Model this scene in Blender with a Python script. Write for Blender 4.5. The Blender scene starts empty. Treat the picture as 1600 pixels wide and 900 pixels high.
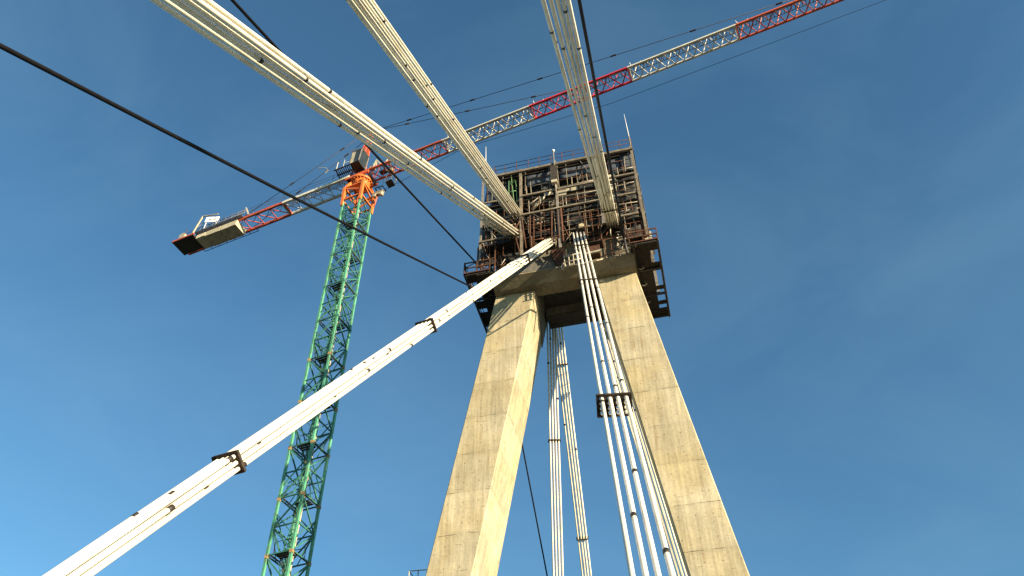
import bpy, math, random
from mathutils import Vector, Matrix
R = math.radians
rnd = random.Random(11)
scn = bpy.context.scene
col = scn.collection

# ------------------------------------------------------------------ camera
# x runs across the bridge (to the right), y along it towards the pylon, z up from the deck
F, PITCH, YAW, EYE = 1250.0, R(46.2), R(14.0), 1.6
cam = bpy.data.objects.new('camera', bpy.data.cameras.new('camera'))
col.objects.link(cam); scn.camera = cam
cam.location = (0, 0, EYE); cam.rotation_euler = (R(90) + PITCH, 0, YAW)
cam.data.sensor_width = 36; cam.data.lens = 36 * F / 1600
cam.data.clip_start = .1; cam.data.clip_end = 9000
CM = Matrix.Rotation(YAW, 3, 'Z') @ Matrix.Rotation(R(90) + PITCH, 3, 'X')
EYEV = Vector((0, 0, EYE))
def ray(px, py): return CM @ Vector(((px - 800) / F, (450 - py) / F, -1))
def at(px, py, y):                     # survey a point that stands on the plane y
    d = ray(px, py); return EYEV + d * (y / d.y)
def atz(px, py, z):
    d = ray(px, py); return EYEV + d * ((z - EYE) / d.z)

# ------------------------------------------------------------------ materials
def mat(name, base, rough=.7, metal=0, var=.25, scale=3, streak=0, dirt=None, dirt_amt=.0, bump=.0, spec=.5, det=3):
    m = bpy.data.materials.new(name); m.use_nodes = True
    nt = m.node_tree; N = nt.nodes; L = nt.links; b = N['Principled BSDF']
    b.inputs['Roughness'].default_value = rough; b.inputs['Metallic'].default_value = metal
    b.inputs['Specular IOR Level'].default_value = spec
    tc = N.new('ShaderNodeTexCoord')
    n1 = N.new('ShaderNodeTexNoise'); n1.inputs['Scale'].default_value = scale; n1.inputs['Detail'].default_value = det
    L.new(tc.outputs['Object'], n1.inputs['Vector'])
    rp = N.new('ShaderNodeValToRGB'); rp.color_ramp.elements[0].position = .3; rp.color_ramp.elements[1].position = .7
    rp.color_ramp.elements[0].color = (*[c * (1 - var) for c in base], 1)
    rp.color_ramp.elements[1].color = (*[min(1, c * (1 + var)) for c in base], 1)
    L.new(n1.outputs['Fac'], rp.inputs['Fac']); out = rp.outputs['Color']
    if dirt:
        mp = N.new('ShaderNodeMapping'); mp.inputs['Scale'].default_value = (1, 1, .25 if streak else 1)
        L.new(tc.outputs['Object'], mp.inputs['Vector'])
        n2 = N.new('ShaderNodeTexNoise'); n2.inputs['Scale'].default_value = scale * 2.3; n2.inputs['Detail'].default_value = det
        n2.inputs['Roughness'].default_value = .65
        L.new(mp.outputs['Vector'], n2.inputs['Vector'])
        r2 = N.new('ShaderNodeValToRGB'); r2.color_ramp.elements[0].position = .5; r2.color_ramp.elements[1].position = .68
        r2.color_ramp.elements[0].color = (0, 0, 0, 1); r2.color_ramp.elements[1].color = (dirt_amt,) * 3 + (1,)
        L.new(n2.outputs['Fac'], r2.inputs['Fac'])
        mx = N.new('ShaderNodeMix'); mx.data_type = 'RGBA'
        L.new(r2.outputs['Color'], mx.inputs['Factor']); L.new(out, mx.inputs['A']); mx.inputs['B'].default_value = (*dirt, 1)
        out = mx.outputs['Result']
    oi = N.new('ShaderNodeObjectInfo'); mr = N.new('ShaderNodeMapRange')            # every piece a little lighter or darker
    mr.inputs['To Min'].default_value = .86; mr.inputs['To Max'].default_value = 1.10; L.new(oi.outputs['Random'], mr.inputs['Value'])
    vs_ = N.new('ShaderNodeVectorMath'); vs_.operation = 'SCALE'; L.new(out, vs_.inputs[0]); L.new(mr.outputs[0], vs_.inputs['Scale']); out = vs_.outputs[0]
    L.new(out, b.inputs['Base Color'])
    if bump:
        bp = N.new('ShaderNodeBump'); bp.inputs['Strength'].default_value = bump; bp.inputs['Distance'].default_value = .03
        L.new(n1.outputs['Fac'], bp.inputs['Height']); L.new(bp.outputs['Normal'], b.inputs['Normal'])
    return m

def concrete(name, base, lift=2.45, z0=31.28, grain=1.0):
    """board-formed concrete: pour joints every lift, each lift its own tone, drips, rust specks"""
    m = bpy.data.materials.new(name); m.use_nodes = True
    nt = m.node_tree; N = nt.nodes; L = nt.links; b = N['Principled BSDF']
    b.inputs['Roughness'].default_value = .9; b.inputs['Specular IOR Level'].default_value = .15
    tc = N.new('ShaderNodeTexCoord'); P = tc.outputs['Object']
    sp = N.new('ShaderNodeSeparateXYZ'); L.new(P, sp.inputs[0])
    def math_(op, a, c=None, d=None):
        n = N.new('ShaderNodeMath'); n.operation = op
        for i, q in enumerate((a, c, d)):
            if q is None: continue
            if isinstance(q, (int, float)): n.inputs[i].default_value = q
            else: L.new(q, n.inputs[i])
        return n.outputs[0]
    def noise(scale, det=5, mp=(1, 1, 1), rough=.55):
        mpn = N.new('ShaderNodeMapping'); mpn.inputs['Scale'].default_value = mp; L.new(P, mpn.inputs['Vector'])
        n = N.new('ShaderNodeTexNoise'); n.inputs['Scale'].default_value = scale; n.inputs['Detail'].default_value = det
        n.inputs['Roughness'].default_value = rough; L.new(mpn.outputs[0], n.inputs['Vector']); return n.outputs['Fac']
    def ramp(f, p0, c0, p1, c1):
        r = N.new('ShaderNodeValToRGB'); r.color_ramp.elements[0].position = p0; r.color_ramp.elements[1].position = p1
        r.color_ramp.elements[0].color = (c0, c0, c0, 1); r.color_ramp.elements[1].color = (c1, c1, c1, 1)
        L.new(f, r.inputs['Fac']); return r.outputs['Color']
    wob = math_('MULTIPLY', math_('SUBTRACT', noise(.9, 4), .5), .12)
    zz = math_('ADD', math_('DIVIDE', math_('ADD', math_('SUBTRACT', sp.outputs['Z'], z0), wob), lift), 40.0)
    fr = math_('FRACT', zz); fl = math_('FLOOR', zz)
    jd = math_('ABSOLUTE', math_('SUBTRACT', fr, .5))                    # .5 at a joint
    breakup = ramp(noise(1.1, 4), .46, 0, .62, 1)
    joint = math_('MULTIPLY', ramp(jd, .489, 0, .496, 1), breakup)
    band = ramp(jd, .40, 0, .5, 1)                                       # weathered strip near a joint
    wn = N.new('ShaderNodeTexWhiteNoise'); wn.noise_dimensions = '1D'; L.new(fl, wn.inputs['W'])
    tone = math_('ADD', math_('MULTIPLY', wn.outputs['Value'], .22), .86)
    tone = math_('MULTIPLY', tone, ramp(noise(.6, 6), .3, .80, .72, 1.12))
    tone = math_('MULTIPLY', math_('MULTIPLY', tone, ramp(noise(2.2, 5, (1.6, 1.6, .10)), .33, .80, .62, 1.06)), ramp(noise(5.5, 3, (1.6, 1.6, .08)), .4, .90, .58, 1.04))   # drips
    tone = math_('MULTIPLY', tone, ramp(noise(7, 7), .3, .88, .7, 1.06))
    tone = math_('MULTIPLY', tone, ramp(noise(4.5, 3, (.45, .45, 3)), .665, 1, .71, .5))         # horizontal scars
    tone = math_('MULTIPLY', tone, ramp(noise(9, 2), .735, 1, .77, .35))                        # blow holes
    tone = math_('MULTIPLY', tone, math_('SUBTRACT', 1, math_('MULTIPLY', joint, .55)))
    tone = math_('MULTIPLY', tone, math_('SUBTRACT', 1, math_('MULTIPLY', math_('MULTIPLY', band, noise(1.5, 5)), .18)))
    wc = math_('ADD', sp.outputs['X'], sp.outputs['Y'])                                          # board joints and tie holes
    fx = math_('ABSOLUTE', math_('SUBTRACT', math_('FRACT', math_('DIVIDE', math_('ADD', wc, 200.0), 1.27)), .5))
    tone = math_('MULTIPLY', tone, math_('SUBTRACT', 1, math_('MULTIPLY', math_('MULTIPLY', ramp(fx, .484, 0, .494, 1), ramp(noise(1.6, 3), .45, 0, .6, 1)), .26)))
    hx_ = math_('MULTIPLY', math_('SUBTRACT', math_('FRACT', math_('DIVIDE', math_('ADD', wc, 200.6), .85)), .5), .85)
    hz_ = math_('MULTIPLY', math_('SUBTRACT', math_('FRACT', math_('MULTIPLY', zz, 2.0)), .5), lift / 2)
    hd = math_('SQRT', math_('ADD', math_('MULTIPLY', hx_, hx_), math_('MULTIPLY', hz_, hz_)))
    tone = math_('MULTIPLY', tone, ramp(hd, .030, .55, .05, 1))
    hv = N.new('ShaderNodeMix'); hv.data_type = 'RGBA'
    L.new(ramp(noise(.45, 4), .4, 0, .65, 1), hv.inputs['Factor'])
    hv.inputs['A'].default_value = (*base, 1); hv.inputs['B'].default_value = (base[0] * .98, base[1] * .93, base[2] * .80, 1)
    vm = N.new('ShaderNodeVectorMath'); vm.operation = 'SCALE'; L.new(hv.outputs['Result'], vm.inputs[0]); L.new(tone, vm.inputs['Scale'])
    ru = N.new('ShaderNodeMix'); ru.data_type = 'RGBA'                    # rust runs below the joints
    L.new(math_('MULTIPLY', ramp(noise(1.7, 4, (2.2, 2.2, .14)), .60, 0, .72, .55), ramp(noise(.5, 2), .45, 0, .6, 1)), ru.inputs['Factor'])
    L.new(vm.outputs[0], ru.inputs['A']); ru.inputs['B'].default_value = (.22, .135, .06, 1)
    L.new(ru.outputs['Result'], b.inputs['Base Color'])
    h = math_('SUBTRACT', math_('MULTIPLY', noise(6, 8, (1, 1, .6)), .5), joint)
    bp = N.new('ShaderNodeBump'); bp.inputs['Strength'].default_value = .45 * grain; bp.inputs['Distance'].default_value = .05
    L.new(h, bp.inputs['Height']); L.new(bp.outputs['Normal'], b.inputs['Normal'])
    return m

M = dict(
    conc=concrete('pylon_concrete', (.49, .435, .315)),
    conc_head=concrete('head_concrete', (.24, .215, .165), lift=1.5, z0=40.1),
    duct=mat('white_duct', (.74, .70, .62), .42, var=.06, scale=.5, dirt=(.50, .42, .30), dirt_amt=.3, det=1),
    duct_cream=mat('cream_duct', (.78, .73, .60), .5, var=.07, scale=.4, dirt=(.48, .40, .26), dirt_amt=.4, det=1),
    clamp=mat('clamp_steel', (.035, .028, .024), .6, .3, var=.4, scale=9),
    plate=mat('spreader_steel', (.03, .024, .021), .75, .2, var=.5, scale=5, dirt=(.10, .045, .02), dirt_amt=.7),
    rope=mat('black_rope', (.005, .005, .007), .8, var=.3, scale=6, spec=.15),
    green=mat('crane_green', (.085, .31, .19), .5, .0, var=.22, scale=1.6, dirt=(.16, .13, .06), dirt_amt=.6),
    green_dark=mat('weathered_green', (.035, .17, .115), .6, var=.35, scale=2.5, dirt=(.07, .05, .03), dirt_amt=.7),
    orange=mat('crane_orange', (.64, .165, .035), .45, var=.12, scale=2, dirt=(.25, .07, .02), dirt_amt=.5),
    redor=mat('jib_vermilion', (.56, .105, .045), .5, var=.2, scale=1.5, dirt=(.17, .05, .03), dirt_amt=.6),
    red=mat('jib_crimson', (.62, .032, .04), .45, var=.15, scale=1.5, dirt=(.2, .02, .02), dirt_amt=.5),
    white=mat('jib_white', (.74, .70, .60), .5, var=.1, scale=1.5, dirt=(.4, .34, .24), dirt_amt=.5),
    ballast=mat('ballast_concrete', (.52, .46, .33), .9, var=.2, scale=2, dirt=(.25, .2, .12), dirt_amt=.5),
    grating=mat('grating_steel', (.16, .17, .19), .6, .4, var=.3, scale=4),
    darkst=mat('dark_steel', (.045, .042, .042), .6, .3, var=.4, scale=3, dirt=(.09, .05, .03), dirt_amt=.5),
    galv=mat('grey_scaffold_steel', (.25, .23, .20), .55, .35, var=.3, scale=3.5, dirt=(.2, .12, .06), dirt_amt=.75),
    frame=mat('weathered_frame_steel', (.21, .18, .135), .65, .2, var=.35, scale=3, dirt=(.12, .06, .03), dirt_amt=.7),
    paint=mat('pale_painted_steel', (.46, .42, .34), .6, .1, var=.2, scale=3, dirt=(.22, .13, .07), dirt_amt=.7),
    rust=mat('rusty_steel', (.085, .034, .018), .85, .1, var=.45, scale=5, dirt=(.22, .08, .03), dirt_amt=.5),
    rustdark=mat('dark_rust', (.065, .028, .018), .85, .1, var=.5, scale=4, dirt=(.14, .05, .025), dirt_amt=.6),
    net=mat('blue_grey_netting', (.052, .066, .09), .8, var=.45, scale=1.2, dirt=(.14, .15, .16), dirt_amt=.5),
    tarp=mat('dark_tarpaulin', (.017, .018, .019), .75, var=.6, scale=1.5, dirt=(.05, .042, .03), dirt_amt=.5),
    plank=mat('old_planks', (.028, .022, .018), .9, var=.5, scale=4, dirt=(.03, .025, .02), dirt_amt=.6),
    ply=mat('grey_shuttering', (.13, .125, .11), .85, var=.3, scale=2.5, dirt=(.07, .06, .05), dirt_amt=.6),
    glass=mat('cab_glass', (.035, .042, .04), .12, var=.3, scale=2, spec=.8),
    cabp=mat('cab_paint', (.40, .36, .27), .5, var=.15, scale=3, dirt=(.2, .15, .1), dirt_amt=.5),
    board=mat('sign_white', (.8, .78, .74), .5, var=.05, scale=3),
    letter=mat('sign_letters', (.05, .05, .06), .6, var=.2),
    bolt=mat('joint_tan', (.34, .23, .11), .7, .2, var=.3, scale=6),
    greenpipe=mat('green_hose', (.12, .26, .11), .5, var=.2, scale=4),
    asphalt=mat('asphalt', (.05, .05, .052), .9, var=.25, scale=8, bump=.2),
    deckc=mat('deck_concrete', (.30, .28, .24), .9, var=.2, scale=2, dirt=(.15, .13, .1), dirt_amt=.5),
    line=mat('road_paint', (.75, .74, .7), .7, var=.1, scale=6),
    ground=mat('dry_ground', (.055, .055, .03), .95, var=.4, scale=.05, dirt=(.04, .055, .02), dirt_amt=.9),
    water=mat('river_water', (.02, .035, .04), .12, var=.3, scale=.05),
)

# ------------------------------------------------------------------ mesh helpers
class MB:
    def __init__(s): s.v, s.f, s.sm = [], [], []
    def add(s, vs, fs, smooth=False):
        o = len(s.v); s.v += [Vector(p) for p in vs]
        for f in fs: s.f.append([i + o for i in f]); s.sm.append(smooth)
        return s
    def hexa(s, a, b):                 # bottom ring a, top ring b, four points each, counter-clockwise seen from above
        return s.add(list(a) + list(b), [(3, 2, 1, 0), (4, 5, 6, 7)] + [(i, (i + 1) % 4, 4 + (i + 1) % 4, 4 + i) for i in range(4)])
    def box(s, lo, hi):
        (a, b, c), (d, e, f) = lo, hi
        return s.hexa([(a, b, c), (d, b, c), (d, e, c), (a, e, c)], [(a, b, f), (d, b, f), (d, e, f), (a, e, f)])
    def beam(s, p, q, w, h=None, up=(0, 0, 1)):
        p, q = Vector(p), Vector(q); h = h or w; d = (q - p)
        if d.length < 1e-6: return s
        d.normalize(); u = Vector(up)
        if abs(d.dot(u)) > .98: u = Vector((0, 1, 0))
        x = d.cross(u).normalized() * w / 2; y = x.cross(d).normalized() * h / 2
        r = [-x - y, x - y, x + y, -x + y]
        return s.hexa([p + k for k in r], [q + k for k in r])
    def tube(s, pts, r, n=10, r1=None):
        pts = [Vector(p) for p in pts]; d = (pts[-1] - pts[0]).normalized()
        u = Vector((0, 0, 1)) if abs(d.z) < .95 else Vector((0, 1, 0))
        x = d.cross(u).normalized(); y = x.cross(d).normalized(); vs = []; k = len(pts)
        for j, p in enumerate(pts):
            rr = r if r1 is None else r + (r1 - r) * j / (k - 1)
            vs += [p + (x * math.cos(2 * math.pi * i / n) + y * math.sin(2 * math.pi * i / n)) * rr for i in range(n)]
        fs = [(j * n + i, j * n + (i + 1) % n, (j + 1) * n + (i + 1) % n, (j + 1) * n + i) for j in range(k - 1) for i in range(n)]
        s.add(vs, fs, True)
        o = len(s.v) - len(vs)
        s.f.append([o + i for i in range(n)][::-1]); s.sm.append(False)
        s.f.append([o + (k - 1) * n + i for i in range(n)]); s.sm.append(False)
        return s
    def slab(s, quad, t):              # four corners, thickness along the quad's normal
        q = [Vector(p) for p in quad]; nrm = (q[1] - q[0]).cross(q[3] - q[0]).normalized() * t
        return s.hexa([p - nrm * .5 for p in q], [p + nrm * .5 for p in q])
    def sphere(s, c, r, n=10):
        c = Vector(c); vs = [c + Vector((0, 0, r))]; fs = []; m = 6
        for j in range(1, m):
            a = math.pi * j / m
            vs += [c + Vector((math.sin(a) * math.cos(2 * math.pi * i / n), math.sin(a) * math.sin(2 * math.pi * i / n), math.cos(a))) * r for i in range(n)]
        vs.append(c - Vector((0, 0, r))); e = len(vs) - 1
        for i in range(n):
            fs.append((0, 1 + i, 1 + (i + 1) % n)); fs.append((e, e - n + (i + 1) % n, e - n + i))
            for j in range(m - 2): fs.append((1 + j * n + i, 1 + (j + 1) * n + i, 1 + (j + 1) * n + (i + 1) % n, 1 + j * n + (i + 1) % n))
        return s.add(vs, fs, True)
    def build(s, name, m, parent=None, loc=None):
        base = Vector((0, 0, 0))
        if parent is not None:
            base = parent.location.copy()
            if parent.parent: base = base + parent.parent.location
        if loc is not None: base = Vector(loc)
        me = bpy.data.meshes.new(name); me.from_pydata([tuple(p - base) for p in s.v], [], s.f)
        me.polygons.foreach_set('use_smooth', s.sm); me.update(); me.materials.append(M[m])
        o = bpy.data.objects.new(name, me); col.objects.link(o)
        if parent is not None: o.parent = parent
        else: o.location = base
        return o
def tag(o, label=None, cat=None, group=None, kind=None):
    for k, q in (('label', label), ('category', cat), ('group', group), ('kind', kind)):
        if q: o[k] = q
    return o
def thing(name, loc, label, cat, group=None):
    o = bpy.data.objects.new(name, None); o.empty_display_size = .3; col.objects.link(o); o.location = loc
    return tag(o, label, cat, group)
def one(mb, name, m, label, cat, group=None, loc=None):
    return tag(mb.build(name, m, loc=loc if loc is not None else mb.v[0]), label, cat, group)

# ------------------------------------------------------------------ ground, river, deck
def struct(name, mb, m): return tag(mb.build(name, m), kind='structure')
struct('ground', MB().add([(-6000, -6000, -16), (6000, -6000, -16), (6000, 6000, -16), (-6000, 6000, -16)], [(0, 1, 2, 3)]), 'ground')
struct('river', MB().add([(-6000, -95, -15.9), (6000, -95, -15.9), (6000, 20, -15.9), (-6000, 20, -15.9)], [(0, 1, 2, 3)]), 'water')
DL, DR = -12.6, 1.35
struct('bridge_deck', MB().box((DL, -140, -1.6), (DR, 260, -.012)), 'deckc')
struct('road', MB().add([(DL + 1.8, -140, -.004), (DR - 1.8, -140, -.004), (DR - 1.8, 260, -.004), (DL + 1.8, 260, -.004)], [(0, 1, 2, 3)]), 'asphalt')
ln = MB()
for k in range(-30, 50):
    y = k * 5.; xm = (DL + DR) / 2
    ln.add([(xm - .07, y, 0), (xm + .07, y, 0), (xm + .07, y + 2, 0), (xm - .07, y + 2, 0)], [(0, 1, 2, 3)])
struct('road_markings', ln, 'line')
kb = MB(); kb.box((DL + 1.5, -140, -.01), (DL + 1.8, 260, .14)); kb.box((DR - 1.8, -140, -.01), (DR - 1.5, 260, .14))
struct('kerbs', kb, 'deckc')

# ------------------------------------------------------------------ pylon
LV = 36.0                                             # front face of the legs
pyl = thing('pylon', (-5.3, 37.7, -16), 'tall weathered concrete bridge pylon with two splayed legs under a boxed head', 'pylon')
def leg(tl, tr, bl, br, depth_t, depth_b, name='leg'):
    a0, b0, a1, b1 = at(*tl, LV), at(*tr, LV), at(*bl, LV), at(*br, LV)
    def ext(p, q, z): t = (z - p.z) / (q.z - p.z); return p.x + (q.x - p.x) * t
    zs = [-16, 0] + [2.5 * i for i in range(1, 17)] + [40.6]
    mb = MB(); n = len(zs); vs = []
    for z in zs:
        d = depth_t + (depth_b - depth_t) * (40.6 - z) / 21; d = min(d, 4.3)
        xl, xr = ext(a0, a1, z), ext(b0, b1, z); c = .05
        ring = [(xl + c, LV), (xr - c, LV), (xr, LV + c), (xr, LV + d - c), (xr - c, LV + d), (xl + c, LV + d), (xl, LV + d - c), (xl, LV + c)]
        vs += [(x, y, z) for x, y in ring]
    fs = [tuple(range(8))[::-1], tuple(range((n - 1) * 8, n * 8))]
    fs += [(j * 8 + i, j * 8 + (i + 1) % 8, (j + 1) * 8 + (i + 1) % 8, (j + 1) * 8 + i) for j in range(n - 1) for i in range(8)]
    return mb.add(vs, fs).build(name, 'conc', pyl)
leg((778, 450), (838, 443), (664, 900), (737, 900), 3.3, 3.7)
leg((928, 425), (990, 416), (1078, 900), (1172, 900), 2.3, 2.3)
HX0, HX1 = -9.95, -.72
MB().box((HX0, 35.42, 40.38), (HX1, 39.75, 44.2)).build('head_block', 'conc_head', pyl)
hm = MB(); prof = [(35.5, 39.68), (36.6, 39.68), (36.6, 40.36), (35.40, 40.36), (35.40, 40.5), (34.78, 40.3), (34.76, 40.1)]
for x in (HX0 - .1, HX1 + .1): hm.v += [Vector((x, y, z)) for y, z in prof]
k = len(prof); hm.f += [list(range(k)), list(range(k, 2 * k))[::-1]] + [[i, k + i, k + (i + 1) % k, (i + 1) % k] for i in range(k)]; hm.sm += [False] * (k + 2)
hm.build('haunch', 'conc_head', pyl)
MB().box((-7.2, 38.5, 39.62), (-3.2, 39.8, 40.38)).build('rear_crossbeam', 'ply', pyl)
for xa, xb in ((-9.3, -6.9), (-3.4, -1.0)):
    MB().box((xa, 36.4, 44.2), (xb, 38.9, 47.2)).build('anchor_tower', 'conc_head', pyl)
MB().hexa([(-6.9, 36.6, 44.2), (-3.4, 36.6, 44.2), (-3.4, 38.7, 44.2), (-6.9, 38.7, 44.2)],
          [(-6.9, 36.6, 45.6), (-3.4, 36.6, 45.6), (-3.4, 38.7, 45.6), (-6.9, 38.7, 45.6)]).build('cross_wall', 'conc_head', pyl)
for k in range(5):  # dark panels added under the head, standing in for shade in the soffit recess
    MB().box((-7.1 + k * .72, 36.62, 40.30), (-6.41 + k * .72, 38.46, 40.37)).build('soffit_shade_panel', 'tarp', pyl)
MB().box((-7.15, 38.47, 39.55), (-3.3, 39.78, 39.61)).build('soffit_shade_panel', 'tarp', pyl)  # one more added panel, darkening the underside of the rear crossbeam as shade
# dark formwork lining on the inside of the left leg's top
f = MB(); f.slab([(-7.25, 36.05, 40.3), (-7.25, 39.4, 40.3), (-7.75, 39.4, 37.6), (-7.62, 38.9, 38.3)], .07)
f.build('formwork_strip', 'ply', pyl)

# ------------------------------------------------------------------ scaffold house on the pylon head
SV = 34.0
sc = thing('scaffold_house', (-5.0, 36.5, 39.95), 'grey steel scaffold house with dark netting wrapped round the pylon head', 'scaffold')
def S(p, v=SV): return at(p[0], p[1], v)
zL = [S((880, 252)).z, S((880, 292)).z, S((880, 323)).z, S((880, 352)).z, 41.6]       # deck levels
X0, X1 = S((757, 262)).x, S((988, 232)).x
BV = 38.9
# posts: front row at the surveyed places, rear row behind them
for a, b, w, m in (((758, 262), (747, 408), .13, 'galv'), ((811, 266), (818, 408), .18, 'frame'), ((868, 252), (874, 388), .17, 'galv'),
                   ((931, 246), (943, 350), .18, 'galv'), ((986, 229), (1011, 368), .18, 'frame')):
    p, q = S(a), S(b); q.x = (p.x + q.x) / 2; p.x = q.x
    MB().beam(q, p, w).build('post', m, sc)
for x in (X0, -8.0, -5.2, -2.4, X1):
    MB().beam((x, BV, 40.4), (x, BV, zL[0]), .18).build('post', 'galv', sc)
for x in (X0 - .05, X1 + .02):
    MB().beam((x, 36.4, 40.4), (x, 36.4, zL[0]), .16).build('post', 'galv', sc)
# ledgers
def ledger(a, b, w=.11, h=.14, m='frame', v=SV - .14):
    p, q = at(*a, v), at(*b, v); z = (p.z + q.z) / 2; p.z = q.z = z
    return MB().beam(p, q, w, h).build('ledger', m, sc)
ledger((776, 276), (988, 231), .16, .22)
ledger((753, 319), (776, 314)); ledger((815, 306), (935, 283)); ledger((948, 279), (991, 270))
ledger((815, 336), (938, 312)); ledger((958, 308), (993, 300))
ledger((955, 341), (998, 332)); ledger((748, 379), (806, 368))
for z in zL[:4]:
    for x in (X0, -8.0, -5.2, -2.4, X1): MB().beam((x, SV + .2, z), (x, BV, z), .12, .18).build('transom', 'galv', sc)
    MB().beam((X0, BV, z), (X1, BV, z), .14, .2).build('ledger', 'galv', sc)
# plank floors
def planks(x0, x1, y0, y1, z, n, m='plank', name='plank_floor', parent=sc, alongx=True, miss=.0, t=.05):
    mb = MB()
    for i in range(n):
        if rnd.random() < miss: continue
        if alongx:
            w = (y1 - y0) / n; a = y0 + i * w
            mb.box((x0, a + .012, z - t / 2 + rnd.uniform(-.01, .01)), (x1, a + w - .012, z + t / 2))
        else:
            w = (x1 - x0) / n; a = x0 + i * w
            mb.box((a + .012, y0, z - t / 2 + rnd.uniform(-.01, .01)), (a + w - .012, y1, z + t / 2))
    return mb.build(name, m, parent)
for k, z in enumerate(zL[:4]):
    planks(X0 + .1, X1 - .1, SV + .35, 36.3 if k else BV - .1, z - .16, 12 if k == 0 else 7, miss=.06)
# netting panels in the top bay, tarpaulins in the lower bays
def panel(q, v, m, name='netting_panel', t=.03, sag=.0):
    c = [at(*p, v) for p in q]
    mb = MB(); n = 6; vs = []; a, b, d, e = c                                   # top left, top right, bottom right, bottom left
    for j in range(n + 1):
        for i in range(n + 1):
            s_, t_ = i / n, j / n
            p = (a.lerp(b, s_)).lerp(e.lerp(d, s_), t_)
            p.y += rnd.uniform(-.04, .04) + sag * math.sin(math.pi * t_)
            vs.append(p)
    mb.add(vs, [(j * (n + 1) + i, j * (n + 1) + i + 1, (j + 1) * (n + 1) + i + 1, (j + 1) * (n + 1) + i) for j in range(n) for i in range(n)], True)
    o = mb.build(name, m, sc)
    md = o.modifiers.new('thick', 'SOLIDIFY'); md.thickness = t
    return o
panel([(819, 277), (862, 268), (864, 281), (822, 291)], SV + .5, 'net', sag=.15)
panel([(828, 290), (862, 283), (864, 294), (830, 302)], SV + 1.1, 'net', sag=.1)
panel([(873, 266), (925, 255), (928, 268), (875, 280)], SV + .5, 'net', sag=.15)
panel([(876, 279), (930, 268), (932, 282), (878, 291)], SV + 1.2, 'tarp', sag=.1)
panel([(948, 247), (966, 243), (969, 270), (951, 274)], SV + .6, 'net')
panel([(968, 243), (986, 239), (990, 264), (971, 268)], SV + .5, 'net')
panel([(778, 281), (798, 277), (802, 320), (781, 325)], SV + .6, 'tarp')
panel([(762, 290), (778, 284), (782, 312), (757, 318)], SV + .9, 'net')
panel([(756, 323), (812, 312), (815, 366), (749, 378)], SV + 1.0, 'tarp', sag=.2)
panel([(748, 382), (806, 371), (815, 405), (743, 420)], SV + 1.0, 'tarp', sag=.2)
panel([(822, 306), (866, 297), (868, 331), (824, 340)], SV + 1.4, 'tarp', sag=.2)
panel([(875, 297), (935, 285), (940, 312), (877, 326)], SV + 1.0, 'tarp', sag=.15)
panel([(880, 328), (908, 322), (911, 348), (883, 355)], SV + .5, 'tarp', sag=.1)
panel([(822, 341), (868, 332), (872, 372), (825, 380)], SV + 1.2, 'tarp', sag=.15)
panel([(905, 322), (945, 315), (950, 350), (910, 358)], SV + 1.2, 'tarp', sag=.15)
panel([(957, 283), (992, 275), (994, 299), (960, 306)], SV + .7, 'tarp', sag=.1)
panel([(960, 311), (994, 304), (997, 331), (963, 339)], SV + .7, 'tarp', sag=.1)
panel([(962, 344), (998, 336), (1004, 370), (966, 380)], SV + .9, 'tarp', sag=.1)
MB().box((X0 + .1, BV - .05, 41), (X1 - .1, BV, zL[0] - .3)).build('rear_sheeting', 'tarp', sc)
# roof sheet seen from below
planks(X0 + .05, X1 - .05, SV + .3, BV + .2, zL[0] + .16, 9, m='darkst', name='roof_sheet')
# small standards and mid rails in the bays
def tubeS(a, b, r=.045, v=SV - .05, m='galv', name='rail'):
    return MB().tube([at(*a, v), at(*b, v)], r, 6).build(name, m, sc)
for a, b in (((846, 288), (847, 299)), ((822, 291), (823, 304)), ((893, 277), (894, 291)), ((916, 272), (918, 285)), ((829, 291), (830, 303)),
             ((884, 309), (885, 321)), ((901, 301), (903, 313)), ((975, 284), (977, 299)), ((977, 318), (979, 331)), ((964, 262), (966, 275)),
             ((826, 314), (827, 333)), ((843, 307), (844, 319)), ((975, 246), (977, 268))):
    tubeS(a, b, .045, m='frame', name='standard')
for a, b in (((880, 308), (935, 297)), ((875, 292), (930, 281)), ((965, 289), (991, 284)), ((964, 321), (996, 315)), ((957, 268), (990, 261)),
             ((818, 293), (866, 284)), ((757, 345), (808, 335)), ((752, 362), (806, 350)), ((824, 322), (841, 309))):
    tubeS(a, b, .04)
# brace bars behind the ledgers
for a, b in (((960, 300), (992, 310)), ((962, 340), (995, 320)), ((760, 318), (752, 345)), ((752, 345), (775, 372)), ((962, 270), (988, 262)), ((905, 250), (925, 276))):
    tubeS(a, b, .035, v=SV + .3, m='galv', name='brace')
# guard rail round the roof
gr = MB(); tops = (at(778, 264, SV), at(986, 220, SV)); lo = (at(776, 274, SV), at(988, 229, SV))
gx0, gx1 = X0 + .8, X1; gz = tops[0].z
for k in range(13):
    x = gx0 + (gx1 - gx0) * k / 12
    gr.tube([(x, SV, zL[0] + .1), (x + rnd.uniform(-.04, .04), SV, zL[0] + rnd.uniform(.95, 1.2))], .028, 5)
for h in (1.08, .6): gr.tube([(gx0, SV, zL[0] + h), ((gx0 + gx1) / 2, SV, zL[0] + h + .03), (gx1, SV, zL[0] + h)], .024, 5)
for y in (35.6, 37.2, 38.8):
    for x in (gx0, gx1): gr.tube([(x, y, zL[0] + .1), (x, y, zL[0] + 1.1)], .028, 5)
for x in (gx0, gx1):
    gr.tube([(x, SV, zL[0] + 1.08), (x, 38.8, zL[0] + 1.08)], .024, 5)
for k in range(9):
    x = gx0 + (gx1 - gx0) * k / 8; gr.tube([(x, 38.8, zL[0] + .1), (x, 38.8, zL[0] + 1.1)], .028, 5)
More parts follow.
